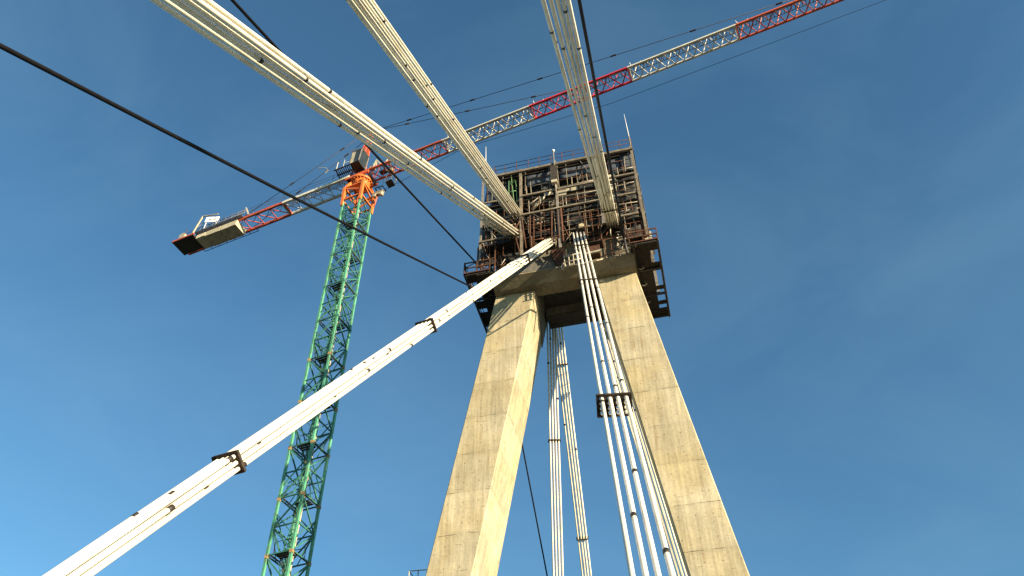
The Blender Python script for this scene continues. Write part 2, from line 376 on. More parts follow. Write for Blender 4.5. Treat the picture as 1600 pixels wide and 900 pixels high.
gr.tube([(gx0, 38.8, zL[0] + 1.08), (gx1, 38.8, zL[0] + 1.08)], .024, 5)
gr.build('roof_guard_rail', 'rust', sc)
# pale pieces standing in the bays: pump pipe, hopper boxes, slabs
MB().tube([at(832, 327, SV + .4), at(846, 312, SV + .4), at(859, 300, SV + .6)], .13, 10).build('inclined_pipe', 'paint', sc)
MB().slab([at(851, 312, SV + .7), at(866, 309, SV + .7), at(863, 299, SV + .7), at(850, 303, SV + .7)], .3).build('hopper', 'cabp', sc)
MB().slab([at(873, 308, SV + .3), at(885, 306, SV + .3), at(884, 296, SV + .3), at(872, 298, SV + .3)], .25).build('junction_box', 'cabp', sc)
MB().slab([at(886, 306, SV + .9), at(904, 298, SV + .9), at(902, 291, SV + .9), at(884, 297, SV + .9)], .2).build('lagging_sheet', 'cabp', sc)
MB().slab([at(858, 324, SV + .6), at(868, 320, SV + .6), at(867, 314, SV + .6), at(857, 317, SV + .6)], .2).build('junction_box', 'cabp', sc)
for a in ((836, 345, 850, 341), (838, 350, 848, 348), (850, 340, 858, 337), (851, 347, 859, 345), (845, 334, 852, 331), (840, 317, 848, 313), (874, 318, 882, 314)):
    MB().beam(at(a[0], a[1], SV + .5), at(a[2], a[3], SV + .5), .16, .1).build('stacked_fitting', 'paint', sc)
MB().slab([at(893, 364, SV + 1.2), at(913, 357, SV + 1.2), at(912, 348, SV + 1.2), at(893, 357, SV + 1.2)], .12).build('lit_slab', 'ballast', sc)
# lit bearing boxes beside the right cables
for k in range(5):
    y = 274 + k * 15
    MB().slab([at(951 + k * 1.6, y + 11, SV + .55), at(962 + k * 1.6, y + 9, SV + .55), at(961 + k * 1.6, y, SV + .55), at(950 + k * 1.6, y + 2, SV + .55)], .3).build('bearing_block', 'ballast', sc)
# rusty frames in the lower bays
def rtube(a, b, r=.05, v=SV - .1, m='rust'): return MB().tube([at(*a, v), at(*b, v)], r * .75, 6).build('rusty_tube', m, sc)
for a, b, r in (((862, 330), (862, 374), .07), ((876, 324), (880, 378), .1), ((871, 326), (874, 372), .05), ((828, 337), (828, 384), .07),
                ((834, 338), (834, 384), .05), ((845, 350), (845, 372), .05), ((822, 353), (845, 349), .04), ((824, 366), (860, 358), .04),
                ((822, 378), (850, 372), .06), ((830, 370), (830, 388), .11), ((850, 372), (884, 366), .05), ((846, 378), (872, 372), .05),
                ((880, 352), (890, 372), .05), ((823, 352), (830, 364), .03), ((815, 340), (822, 388), .06), ((806, 372), (812, 395), .06),
                ((812, 345), (800, 368), .05), ((797, 342), (812, 362), .05), ((820, 392), (858, 382), .06)):
    rtube(a, b, r)
for k in range(46):                    # couplers, hooks and bent bars on the lower level
    x = rnd.choice((rnd.uniform(752, 806), rnd.uniform(818, 880), rnd.uniform(940, 1000)))
    y = rnd.uniform(384, 420) if x < 806 else rnd.uniform(350, 384) if x < 880 else rnd.uniform(352, 392)
    y -= (x - 880) * .10
    a = rnd.uniform(0, math.pi); L_ = rnd.uniform(4, 13)
    dx, dy = (math.cos(a) * L_, math.sin(a) * L_) if rnd.random() < .35 else ((0, L_) if rnd.random() < .6 else (L_, -.2 * L_))
    rtube((x, y), (x + dx, y + dy), rnd.choice((.025, .035, .05)), SV + rnd.uniform(-.1, .7), rnd.choice(('rust', 'rust', 'galv', 'rustdark', 'paint')))

# fine tube lattice in the depth of the lower bays
g9 = random.Random(5)
for row, (yv, dx) in enumerate(((SV + .45, .95), (SV + 1.5, 1.25), (36.2, 1.4))):
    x = X0 + .3
    while x < X1 - .2:
        z0 = 41.2 + g9.uniform(0, .8); z1 = g9.choice((zL[3], zL[2], zL[2] + .6, zL[1])) + g9.uniform(-.2, .3)
        MB().tube([(x, yv, z0), (x + g9.uniform(-.04, .04), yv, z1)], .03, 6).build('scaffold_tube', g9.choice(('rust', 'frame', 'rustdark', 'galv')), sc)
        x += dx * g9.uniform(.6, 1.3)
    z = 41.6
    while z < zL[1]:
        a = g9.uniform(X0, -6); b = g9.uniform(-4.5, X1)
        MB().tube([(a, yv - .05, z), (b, yv - .05, z + g9.uniform(-.05, .05))], .03, 6).build('scaffold_tube', g9.choice(('rust', 'frame', 'rustdark')), sc)
        z += g9.uniform(.55, 1.0)
for k in range(14):
    x = g9.uniform(X0 + .3, X1 - 1.5); z = g9.uniform(41.5, zL[1])
    MB().tube([(x, SV + .4, z), (x + g9.uniform(-1.4, 1.4), SV + .4, z + g9.uniform(.8, 2))], .025, 6).build('diagonal_brace', g9.choice(('rust', 'frame', 'galv')), sc)

for b_ in range(3):                                   # thin tubes in front of the sheeting, bay by bay
    zt_, zb_ = zL[b_] - .12, zL[b_ + 1] + .12
    x = X0 + .25
    while x < X1 - .2:
        MB().tube([(x, SV + .22, zb_), (x + g9.uniform(-.05, .05), SV + .22, g9.choice((zt_, zt_, (zt_ + zb_) / 2 + .2)))], .026, 6).build('toe_standard', g9.choice(('frame', 'rust', 'galv', 'rustdark')), sc)
        x += g9.uniform(.35, .95)
    for h in (.36, .66):
        MB().tube([(X0 + .1, SV + .2, zb_ + (zt_ - zb_) * h), (X1 - .1, SV + .2, zb_ + (zt_ - zb_) * h + g9.uniform(-.04, .04))], .024, 6).build('mid_rail', g9.choice(('frame', 'rust')), sc)

# ------------------------------------------------------------------ free-standing gear on the head
def cage(a, b, c, d, depth, bars, name, label, m='rust', v=SV + .05):
    """open work cage: corners a b (top) c d (bottom right, bottom left) on the front, depth behind"""
    A, B, Cc, D = (at(*p, v) for p in (a, b, c, d)); off = Vector((0, depth, 0))
    A.z = B.z = (A.z + B.z) / 2; Cc.z = D.z = (Cc.z + D.z) / 2; A.x = D.x = (A.x + D.x) / 2; B.x = Cc.x = (B.x + Cc.x) / 2
    r = thing(name, (A + B + Cc + D + off * 2) / 4 * 1, label, 'work cage'); r.location.z = D.z
    for p, q in ((A, D), (B, Cc)):
        MB().beam(p, q, .07).build('corner_post', m, r); MB().beam(p + off, q + off, .07).build('corner_post', m, r)
    rails = MB()
    for t in (0, .5):
        P_, Q_ = A.lerp(D, t), B.lerp(Cc, t)
        rails.beam(P_, Q_, .05); rails.beam(P_ + off, Q_ + off, .05); rails.beam(P_, P_ + off, .05); rails.beam(Q_, Q_ + off, .05)
    for k in range(1, bars):
        t = k / bars; rails.beam(A.lerp(B, t), D.lerp(Cc, t), .04)
    rails.build('railing', m, r)
    MB().box((D.x, v, D.z - .05), (Cc.x, v + depth, D.z)).build('cage_floor', 'plank', r)
    return r
cage((976, 351), (1003, 345), (1005, 368), (979, 374), .8, 3, 'work_cage', 'orange-brown railed work cage below the right corner of the scaffold house')
cage((747, 388), (775, 381), (772, 424), (745, 430), .9, 3, 'work_cage', 'rusty railed work cage at the left end of the pylon head')
cage((912, 333), (936, 328), (939, 374), (917, 379), .7, 2, 'work_cage', 'tall rust-red work cage between the two right-hand cable bundles')
st = thing('steel_box', at(928, 400, SV), 'dark red rusted steel box hanging beneath the tall rust-red cage', 'steel box')
q = [at(917, 404, 34.6), at(938, 399, 34.6), at(937, 378, 34.6), at(916, 383, 34.6)]
MB().slab(q, .6).build('box_body', 'rustdark', st)
MB().beam(q[0] + Vector((-.05, -.4, 0)), q[1] + Vector((.1, -.4, 0)), .12, .14).build('bottom_flange', 'paint', st)
MB().beam(q[3] + Vector((-.05, -.4, 0)), q[2] + Vector((.1, -.4, 0)), .08, .1).build('top_flange', 'rust', st)
cb = thing('steel_corbel', at(872, 418, 34.95), 'brown rusted corbel box under the middle of the head, left of the four white pipes', 'corbel')
q = [at(870, 419, 34.95), at(879, 417, 34.95), at(882, 392, 34.95), at(861, 396, 34.95)]
MB().slab(q, .5).build('corbel_body', 'rustdark', cb)
MB().tube([at(880, 411, 34.65), at(877, 418, 34.65), at(880, 422, 34.65)], .05, 6).build('hook', 'paint', cb)
one(MB().slab([at(836, 409, 34.95), at(861, 395, 35.2), at(869, 418, 34.8), at(800, 429, 34.8)][::-1], .08), 'shuttering_panel', 'ply',
    'plain grey shuttering panel sloping under the sunlit left cable bundle', 'panel')
kb_ = thing('control_cabinet', at(1015, 389, 37.6), 'plain beige upright cabinet standing on the right side walkway', 'cabinet')
CV = 37.6
q = [at(1009, 390, CV), at(1022, 388, CV), at(1017, 361, CV), at(1005, 363, CV)]
q[0].x = q[3].x = (q[0].x + q[3].x) / 2; q[1].x = q[2].x = (q[1].x + q[2].x) / 2
MB().box((q[0].x, CV, q[0].z), (q[1].x, CV + .6, q[3].z)).build('cabinet_body', 'cabp', kb_)
MB().box((q[0].x + .06, CV - .015, q[0].z + .1), (q[1].x - .06, CV - .002, q[3].z - .1)).build('cabinet_door', 'paint', kb_)
# ledge guard rails
lg = thing('ledge_railing', (-4.0, 34.35, 39.95), 'short cream tube railing on the ledge behind the four white pipes', 'railing')
for x in (883, 890, 897, 904): MB().tube([at(x, 418 - (x - 883) * .2, 34.35), at(x - 2, 399 - (x - 883) * .3, 34.35)], .04, 6).build('post', 'paint', lg)
for a, b in (((880, 402), (906, 395)), ((881, 410), (908, 404)), ((879, 418), (942, 405))): MB().tube([at(*a, 34.33), at(*b, 34.33)], .045, 6).build('rail', 'paint', lg)
lt = thing('ladder_frame', (-2.2, 34.4, 39.95), 'upright rust ladder frame casting bars of shadow on the pale head wall', 'ladder')
for x in (947, 957, 968): MB().tube([at(x, 404 - (x - 947) * .2, 34.5), at(x - 3, 378 - (x - 947) * .2, 34.5)], .03, 6).build('upright', 'rust', lt)
for y in (384, 391, 398): MB().tube([at(944, y, 34.5), at(970, y - 5, 34.5)], .025, 6).build('rung', 'rust', lt)
hb = MB()
for k in range(26):
    x, y = rnd.uniform(963, 982), rnd.uniform(366, 392)
    a = at(x, y, 34.4); hb.beam(a, a + Vector((rnd.uniform(-.3, .3), rnd.uniform(-.2, .2), rnd.uniform(-.25, .25))), .06, .08)
one(hb, 'shackle_heap', 'paint', 'jumbled heap of pale shackles and clamps hanging by the right work cage', 'rigging')
tg = MB()
for a, b, r in (((799, 277), (803, 315), .03), ((795, 283), (795, 312), .03), ((806, 282), (808, 318), .035)): tg.tube([at(*a, SV + .1), at(*b, SV + .1)], r, 6)
tg.tube([at(796, 283, SV + .1), at(800, 290, SV), at(804, 281, SV + .1), at(807, 291, SV)], .025, 6)
tg.tube([at(795, 300, SV + .1), at(807, 298, SV + .1)], .04, 6)
one(tg, 'green_hose', 'greenpipe', 'green hoses hanging in the top left bay of the scaffold house', 'hose')

# side walkways under the eaves, both ends
def walkway(x0, x1, side, label):
    r = thing('side_walkway', ((x0 + x1) / 2, 37.4, 40.3), label, 'walkway', 'walkways at the two ends of the pylon head')
    z = 40.3
    mb = MB()
    for i in range(19):
        y = 34.2 + i * .36
        full = rnd.random() < (.5 if side > 0 else .72)
        a, b = (x0, x1) if full or i in (0, 1, 17, 18) else ((x0, x1 - .62) if side > 0 else (x0 + .62, x1))
        mb.box((a, y, z - .03), (b, y + .345, z + .02))
    mb.build('walkway_floor', 'plank', r)
    br = MB()
    for x in ((x0 + .2, x1 - .06) if side > 0 else (x0 + .06, x1 - .2)): br.beam((x, 34.0, z - .14), (x, 41.1, z - .14), .12, .2)
    for y in (34.05, 36.4, 38.8, 41.0): br.beam((x0, y, z - .13), (x1, y, z - .13), .1, .16)
    br.build('bearer', 'darkst', r)
    xo = x1 if side > 0 else x0
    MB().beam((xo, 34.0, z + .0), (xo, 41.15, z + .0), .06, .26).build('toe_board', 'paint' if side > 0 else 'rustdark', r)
    gx = MB()
    for y in (34.0, 36.4, 38.8, 41.1): gx.tube([(xo, y, z), (xo, y, z + 1.1)], .03, 6)
    for h in (.55, 1.08): gx.tube([(xo, 34.0, z + h), (xo, 41.1, z + h)], .026, 6)
    for ya, yb in ((34.0, 35.2), (35.2, 36.4)):
        gx.tube([(xo, ya, z + .05), (xo, yb, z + 1.05)], .035, 6); gx.tube([(xo, yb, z + .05), (xo, ya, z + 1.05)], .035, 6); gx.tube([(xo, yb, z), (xo, yb, z + 1.1)], .03, 6)
    gx.build('side_rail', 'rustdark', r)
    fr = MB(); xa, xb = x0, x1
    for x in (xa + .02, xa + (xb - xa) * .5, xb): fr.beam((x, 33.95, z - .1), (x, 33.95, z + .95), .06)
    for h in (-.06, .42, .92): fr.beam((xa, 33.93, z + h), (xb, 33.93, z + h), .05, .09)
    fr.beam((xa, 33.94, z + .42), ((xa + xb) / 2, 33.94, z + .92), .04); fr.beam(((xa + xb) / 2, 33.94, z + .42), (xb, 33.94, z), .04)
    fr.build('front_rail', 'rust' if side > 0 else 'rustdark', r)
    hk = MB()
    for y in (36.0, 37.5, 39.2):
        xm = x0 + .35 if side > 0 else x1 - .35
        hk.tube([(xm - .2, y, z - .3), (xm + .1, y, z - .45), (xm + .3, y, z - .3), (xm + .2, y, z - .15)], .05, 6)
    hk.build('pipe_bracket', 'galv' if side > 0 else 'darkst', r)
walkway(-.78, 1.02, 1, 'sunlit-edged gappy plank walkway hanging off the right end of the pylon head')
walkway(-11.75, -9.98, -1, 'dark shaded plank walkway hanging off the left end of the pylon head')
# hanging ladder behind the head, between the legs
hl = thing('hanging_ladder', at(897, 500, 39.9), 'small pale blue ladder end dangling below the head soffit', 'ladder')
for a, b in (((894, 486), (901, 506)), ((899, 484), (905, 505))): MB().tube([at(*a, 39.9), at(*b, 39.9)], .05, 6).build('stile', 'paint', hl)
MB().tube([at(896, 494, 39.9), at(904, 493, 39.9)], .04, 6).build('rung', 'paint', hl)
MB().tube([at(894, 501, 39.9), at(905, 499, 39.9)], .04, 6).build('rung', 'darkst', hl)

# rods and pole on the roof
def rod(x, y, v, ztop, label, group=None):
    p = at(x, y, v); r = thing('lightning_rod', (p.x, v, zL[0] + .2), label, 'rod', group)
    MB().tube([(p.x, v, zL[0] + .2), (p.x, v, zL[0] + 1.4)], .05, 6).build('socket', 'galv', r)
    MB().tube([(p.x, v, zL[0] + 1.4), (p.x - .05, v, ztop)], .035, 6, .015).build('spike', 'board', r)
rod(983, 215, SV, at(978, 178, SV).z, 'thin white lightning rod on the top right corner of the scaffold house')
rod(759, 260, SV, at(760, 229, SV).z, 'thin white lightning rod on the top left corner behind the slanting cables')
pm = thing('lamp_pole', at(868, 262, SV - .2), 'pale pole with a small ball on top in the middle of the roof edge', 'pole')
p0 = at(868, 290, SV - .3); zt = at(867, 236, SV - .3).z
MB().tube([(p0.x, SV - .3, p0.z - 1.0), (p0.x, SV - .3, zt)], .06, 8, .04).build('shaft', 'galv', pm)
MB().sphere((p0.x, SV - .3, zt + .08), .12).build('ball', 'board', pm)
MB().box((p0.x - .28, SV - .52, at(866, 284, SV - .3).z), (p0.x + .2, SV - .22, at(866, 262, SV - .3).z)).build('switch_box', 'plank', pm)
MB().box((p0.x - .25, SV - .56, at(866, 287, SV - .3).z - .12), (p0.x + .17, SV - .26, at(866, 287, SV - .3).z + .16)).build('lamp_head', 'cabp', pm)
# maintenance rail beside the foot of the left leg
fr_ = thing('leg_platform', at(655, 905, 38), 'pale tube railing of a small platform behind the left leg', 'platform')
zf = at(655, 937, 38).z; xa = at(653, 900, 38).x
MB().box((xa, 36.6, zf - .06), (xa + 1.6, 38.4, zf)).build('platform_floor', 'plank', fr_)
for x, y in ((xa, 36.7), (xa + .5, 36.7), (xa, 38.3)): MB().tube([(x, y, zf), (x, y, zf + .95)], .03, 6).build('post', 'paint', fr_)
MB().tube([(xa, 38.3, zf + .95), (xa, 36.7, zf + .95), (xa + 1.2, 36.7, zf + .9)], .03, 6).build('rail', 'paint', fr_)

# ------------------------------------------------------------------ stay cables
def deck_v(a, b, x):                   # where the sight plane through two picture points meets the deck at x
    n = ray(*a).cross(ray(*b)); return -(n.x * x - n.z * EYE) / n.y
def perforated(mb, c, X, Y, D, xs, ys, hr, ex, ey, t):
    """flat plate with octagonal holes at xs * ys"""
    bx = [xs[0] - ex] + [(xs[i] + xs[i + 1]) / 2 for i in range(len(xs) - 1)] + [xs[-1] + ex]
    by = [ys[0] - ey] + [(ys[i] + ys[i + 1]) / 2 for i in range(len(ys) - 1)] + [ys[-1] + ey]
    for i, x in enumerate(xs):
        for j, y in enumerate(ys):
            x0, x1, y0, y1 = bx[i], bx[i + 1], by[j], by[j + 1]
            out = [(x1, y), (x1, y1), (x, y1), (x0, y1), (x0, y), (x0, y0), (x, y0), (x1, y0)]
            inn = [(x + hr * math.cos(k * math.pi / 4), y + hr * math.sin(k * math.pi / 4)) for k in range(8)]
            vs = []
            for s_ in (-t / 2, t / 2):
                vs += [c + X * p[0] + Y * p[1] + D * s_ for p in out] + [c + X * p[0] + Y * p[1] + D * s_ for p in inn]
            fs = []
            for k in range(8):
                l = (k + 1) % 8
                fs += [(l, k, 8 + k, 8 + l), (16 + k, 16 + l, 24 + l, 24 + k), (8 + k, 24 + k, 24 + l, 8 + l), (k, l, 16 + l, 16 + k)]
            mb.add(vs, fs)
def cable(label, T, B, colsN, rowsN, pt, pb, m, plates=(), dia=.115, s0=-.02, s1=1.0, cstep=1, seed=1, jit=.006, skip=(), gap=None, clampfrac=(.12, .9), smax=1.0):
    g = random.Random(seed)
    r = thing('stay_cable', B, label, 'stay cable', 'stay cable bundles running from the pylon head')
    D = (B - T).normalized(); L_ = (B - T).length
    X = D.cross(Vector((0, 0, 1))).normalized(); Y = X.cross(D).normalized()
    if X.x < 0: X = -X
    if Y.z < 0: Y = -Y
    st_ = sorted(set([s0] + [p[0] for p in plates] + [s1]))
    def pitch(s_):
        t = max(0, min(1, s_)); tt = t ** .8
        return pt + (pb - pt) * tt
    def offs(i, j, s_):
        p = pitch(s_); x = (i - (colsN - 1) / 2) * p; y = (j - (rowsN - 1) / 2) * p
        if gap: x += gap(i, j, s_)
        return x, y
    for i in range(colsN):
        for j in range(rowsN):
            if (i, j) in skip: continue
            pts = []
            sl = [s0] + [p[0] for p in plates] + [.35, .6, .8, s1]
            for s_ in sorted(set(sl)):
                x, y = offs(i, j, s_)
                k = jit * pitch(s_) / .2
                pts.append(T + (B - T) * s_ + X * (x + g.uniform(-k, k)) + Y * (y + g.uniform(-k, k)))
            d = MB().tube(pts, dia / 2, 32).build('duct', m, r)
            ss = sorted(set(sl))
            def pos(s_):
                for a in range(len(ss) - 1):
                    if ss[a] <= s_ <= ss[a + 1]: return pts[a].lerp(pts[a + 1], (s_ - ss[a]) / (ss[a + 1] - ss[a]))
                return pts[-1]
            s_ = g.uniform(*clampfrac) * .25
            while s_ < smax:
                if s_ > .02:
                    c = pos(s_); MB().tube([c - D * .07, c + D * .07], dia / 2 + .011, 10).build('coupling', 'clamp', d)
                s_ += g.uniform(.11, .2) * 52 / L_ * cstep
    for p in plates:
        s_, ew = p[0], p[1]; pp = pitch(s_); c = T + (B - T) * s_
        xs = [(i - (colsN - 1) / 2) * pp for i in range(colsN)]; rw = p[2] if len(p) > 2 else rowsN
        ys = [(j - (rowsN - 1) / 2) * pp for j in range(rowsN)]
        if rw > rowsN: ys = [ys[-1] - pp * .62 * k for k in range(rw)][::-1]
        mb = MB(); perforated(mb, c, X, Y, D, xs, ys, min(pp * .38, dia * .62), pp * .5 + ew, pp * .4 + ew, .035)
        hx, hy0, hy1 = xs[-1] + pp * .5 + ew, ys[0] - pp * .4 - ew, ys[-1] + pp * .4 + ew
        for a, b in (((-hx, hy0), (hx, hy0)), ((hx, hy0), (hx, hy1)), ((hx, hy1), (-hx, hy1)), ((-hx, hy1), (-hx, hy0))):
            mb.beam(c + X * a[0] + Y * a[1], c + X * b[0] + Y * b[1], .03, .07, D)
        pl = mb.build('spreader_plate', 'plate', r)
        if rw > rowsN:
            for x in xs:
                for y in ys[:-1]:
                    q_ = c + X * x + Y * y
                    ring = MB(); vs = []
                    for rr, dd in ((dia * .62, -.03), (dia * .48, -.03), (dia * .48, .03), (dia * .62, .03)):
                        vs += [q_ + (X * math.cos(k * math.pi / 6) + Y * math.sin(k * math.pi / 6)) * rr + D * dd for k in range(12)]
                    ring.add(vs, [(a * 12 + k, a * 12 + (k + 1) % 12, ((a + 1) % 4) * 12 + (k + 1) % 12, ((a + 1) % 4) * 12 + k) for a in range(4) for k in range(12)])
                    ring.build('hole_liner', 'duct', pl)
    # anchor socket in the head
    sk = MB(); e = T + (B - T) * s0
    sk.beam(e - D * .9, e + D * .15, pt * colsN + .12, pt * rowsN + .12, Y); sk.build('anchor_socket', 'rustdark', r)
    return r
XL = -10.6
V1 = 34.4
def stay(label, a, b, x, v=V1, **k):
    T = at(*a, v); B = Vector((x, deck_v(a, b, x), 0))
    return cable(label, T, B, **k)
stay('wide cream bundle of pipes slanting to the top left corner, lowest of the overhead three', (803, 367), (289, 0), XL, colsN=4, rowsN=2, pt=.26, pb=.19, m='duct_cream',
     seed=3, dia=.14, cstep=1.5, jit=.006, gap=lambda i, j, s: (-.15 if i == 0 else 0) * min(1, s * 2.4))
stay('tight cream bundle of pipes crossing the top edge left of centre', (806, 336), (562, 0), XL, colsN=4, rowsN=2, pt=.25, pb=.25, m='duct_cream', seed=5, dia=.115, cstep=1.5, jit=.003)
stay('steep cream bundle of pipes in front of the scaffold house beside a black rope', (957, 350), (871, 0), -.5, colsN=5, rowsN=2, pt=.165, pb=.155, m='duct_cream', seed=8, cstep=1.5, dia=.12, jit=.005,
     plates=((.06, .04),), gap=lambda i, j, s: (-.10 if i == 0 else -.04 if i == 1 else 0) * min(1, s * 2.5))
stay('brilliant white sunlit bundle descending to the lower left with dark spreader plates', (858, 378), (106, 900), XL, colsN=4, rowsN=3, pt=.19, pb=.122, m='duct', seed=13, jit=.008,
     plates=((.16, .04), (.485, .045), (.733, .045)), dia=.097)
stay('four separate white pipes through a plate with empty holes, left of the right leg', (904, 365), (1019, 900), -.1, colsN=4, rowsN=1, pt=.235, pb=.235, m='duct', seed=17, jit=.008,
     plates=((.10, .0), (.30, .0), (.622, .03, 4)))
# far-side bundles, beyond the pylon
def far(label, T, B, **k): return cable(label, Vector(T), Vector(B), **k)
def farstay(label, a, b, x, ytop, **k):
    B = Vector((x, deck_v(a, b, x), 0))
    # top of the bundle: in the same sight plane, in the head at ytop
    n = ray(*a).cross(ray(*b)); z = 44.5
    xt = -(n.y * ytop + n.z * (z - EYE)) / n.x
    return far(label, (xt, ytop, z), B, **k)
farstay('silvery bundle of pipes beyond the pylon, beside the inner edge of the left leg', (861, 500), (872, 900), XL, 39.6, colsN=4, rowsN=3, pt=.19, pb=.19, m='duct', seed=21, cstep=3, plates=((.26, .02),))
farstay('cream bundle of pipes beyond the pylon with two dark clamps, centre of the gap', (871, 510), (917, 900), XL, 39.6, colsN=4, rowsN=3, pt=.21, pb=.19, m='duct_cream', seed=23, cstep=3, plates=((.10, .02), (.30, .02)))
q0, q1 = at(969, 585, 42.5), at(1064, 900, 49)
kk = (q1 - q0) / (q1.z - q0.z)
far('cream bundle of pipes tight against the inner edge of the right leg', q0 + kk * (43.5 - q0.z), q0 - kk * q0.z, colsN=4, rowsN=2, pt=.2, pb=.26, m='duct_cream', seed=27, cstep=3)
print('E2', q0, q1, q0 + kk * (43.5 - q0.z), q0 - kk * q0.z)

# ------------------------------------------------------------------ black ropes
def rope(label, a, b, T, x, r=.055):
    T = at(*T[:2], T[2]); B = Vector((x, deck_v(a, b, x), 0)); pts = []
    for k in range(13):
        t = k / 12; p = T.lerp(B, t); p.z -= .25 * math.sin(math.pi * t); pts.append(p)
    rt_ = thing('black_rope', B, label, 'rope', 'black ropes stretched alongside the cables')
    MB().tube(pts, r, 8).build('strand', 'rope', rt_)
    D = (B - T).normalized()
    MB().tube([T - D * .2, T + D * .5], r * 1.8, 8).build('end_socket', 'darkst', rt_)
    return rt_, T, B, D
rope('black rope crossing from the left edge to the left side walkway', (0, 57), (735, 447), (738, 449, 34.2), -11.6)
rr, T_, B_, D_ = rope('black rope running behind the wide cream bundle from the top edge', (370, 0), (745, 412), (746, 413, 34.2), -11.6)
p_ = T_.lerp(B_, .43); MB().tube([p_ - D_ * .25, p_ + D_ * .25], .085, 8).build('rope_joint', 'rope', rr)
T3 = at(975, 372, 33.5); P3 = EYEV + ray(905, 0) * 26.5; B3 = T3 + (P3 - T3) * (T3.z / (T3.z - P3.z))
r3 = thing('black_rope', B3, 'thick black rope hanging steeply in front of the right of the scaffold house', 'rope', 'black ropes stretched alongside the cables')
MB().tube([T3, P3, B3], .062, 8).build('strand', 'rope', r3)
MB().tube([T3 + Vector((.05, .1, -1.4)), T3 + Vector((0, 0, .1))], .08, 8).build('end_socket', 'darkst', r3)
T4, B4 = Vector((-8.9, 39.6, 42)), None
n4 = ray(815, 690).cross(ray(855, 900)); zt4 = 42.0; xt4 = -(n4.y * 39.8 + n4.z * (zt4 - EYE)) / n4.x
yb4 = -(n4.x * -11.6 - n4.z * EYE) / n4.y
r4 = thing('black_rope', (-11.6, yb4, 0), 'black rope beyond the pylon emerging from behind the left leg', 'rope', 'black ropes stretched alongside the cables')
MB().tube([(xt4, 39.8, zt4), (-11.6, yb4, 0)], .055, 8).build('strand', 'rope', r4)

# ------------------------------------------------------------------ tower crane
MX = Vector((-26.09, 42.65, 0)); J = Vector((.984, -.178, 0)).normalized(); Nn = Vector((J.y, -J.x, 0))
def ax(z): k = (66 - min(z, 66)) / 40; return MX + Vector((.626 * k, .383 * k, 0))
def cp(t, n, z): return MX + J * t + Nn * n + Vector((0, 0, z))
cr = thing('tower_crane', (MX.x, MX.y, -15.9), 'tall tower crane with green lattice mast, orange turret and red and white jib', 'crane')
def mp(a, b, z): c = ax(z); return Vector((c.x, c.y, z)) + J * a + Nn * b
HW = .95; Z0, SEC = 26.4 - 4.1 * 10, 4.1
secs = []
for k in range(19):
    z0 = Z0 + k * SEC; z1 = min(z0 + SEC, 63.2)
    if z0 >= 63: break
    g = MB(); zm = (z0 + z1) / 2
    corners = [(-HW, -HW), (HW, -HW), (HW, HW), (-HW, HW)]
    for a, b in corners: g.beam(mp(a, b, z0), mp(a, b, z1), .17, .17, J)
    sec = g.build('mast_section', 'green' , cr)
    w = MB()
    for i in range(4):
        a, b = corners[i], corners[(i + 1) % 4]
        w.beam(mp(*a, z0 + .1), mp(*b, z0 + .1), .08); w.beam(mp(*a, zm), mp(*b, zm), .08)
        if (i + k) % 2: a, b = b, a
        w.beam(mp(*a, z0 + .12), mp(*b, zm - .04), .085); w.beam(mp(*b, zm + .04), mp(*a, z1 - .02), .085)
        m1 = ((a[0] + b[0]) / 2, (a[1] + b[1]) / 2); w.beam(mp(*m1, zm), mp(*a, z0 + 1.0), .06); w.beam(mp(*m1, zm), mp(*b, z1 - 1.0), .06); w.beam(mp(*m1, z0 + .1), mp(*b, zm), .05)
    w.build('mast_bracing', 'green_dark', sec)
    for a, b in corners:
        c = mp(a, b, z0); MB().box(c - Vector((.115, .115, .12)), c + Vector((.115, .115, .12))).build('joint_bolt', 'bolt' if k < 15 else 'green_dark', sec)
    pf = MB(); side = .35 if k % 2 else -.35
    for i in range(3): pf.beam(mp(-.6, (-.7 if k % 2 else .14) + i * .24, z0 + .22), mp(.6, (-.7 if k % 2 else .14) + i * .24, z0 + .22), .18, .04)
    for i in (-.8, .8): pf.beam(mp(i, -.9, z0 + .17), mp(i, .9, z0 + .17), .06, .1)
    for q_ in ((-.7, -.7), (.7, -.7), (.7, .7), (-.7, .7)): pf.beam(mp(*q_, z0 + .25), mp(*q_, z0 + 1.1), .035)
    pf.beam(mp(-.7, -.7, z0 + 1.1), mp(.7, -.7, z0 + 1.1), .035); pf.beam(mp(-.7, .7, z0 + 1.1), mp(.7, .7, z0 + 1.1), .035)
    pf.build('rest_platform', 'darkst', sec)
    ld = MB()
    for s_ in (-.2, .2): ld.beam(mp(side + s_, .1, z0 + .25), mp(-side + s_, .1, z1 + .2), .05)
    for i in range(12):
        t = (i + .5) / 12; xx = side + (-2 * side) * t; ld.beam(mp(xx - .2, .1, z0 + .25 + SEC * t), mp(xx + .2, .1, z0 + .25 + SEC * t), .035)
    ld.build('ladder', 'green_dark', sec)
MB().tube([mp(.05, -.35, Z0), mp(.05, -.35, 62.5)], .06, 6).build('power_cable', 'paint', cr)
bz = MB(); c0 = ax(-15); bz.box((c0.x - 3, c0.y - 3, -16.5), (c0.x + 3, c0.y + 3, Z0 + .3)); bz.build('foundation_block', 'ballast', cr)
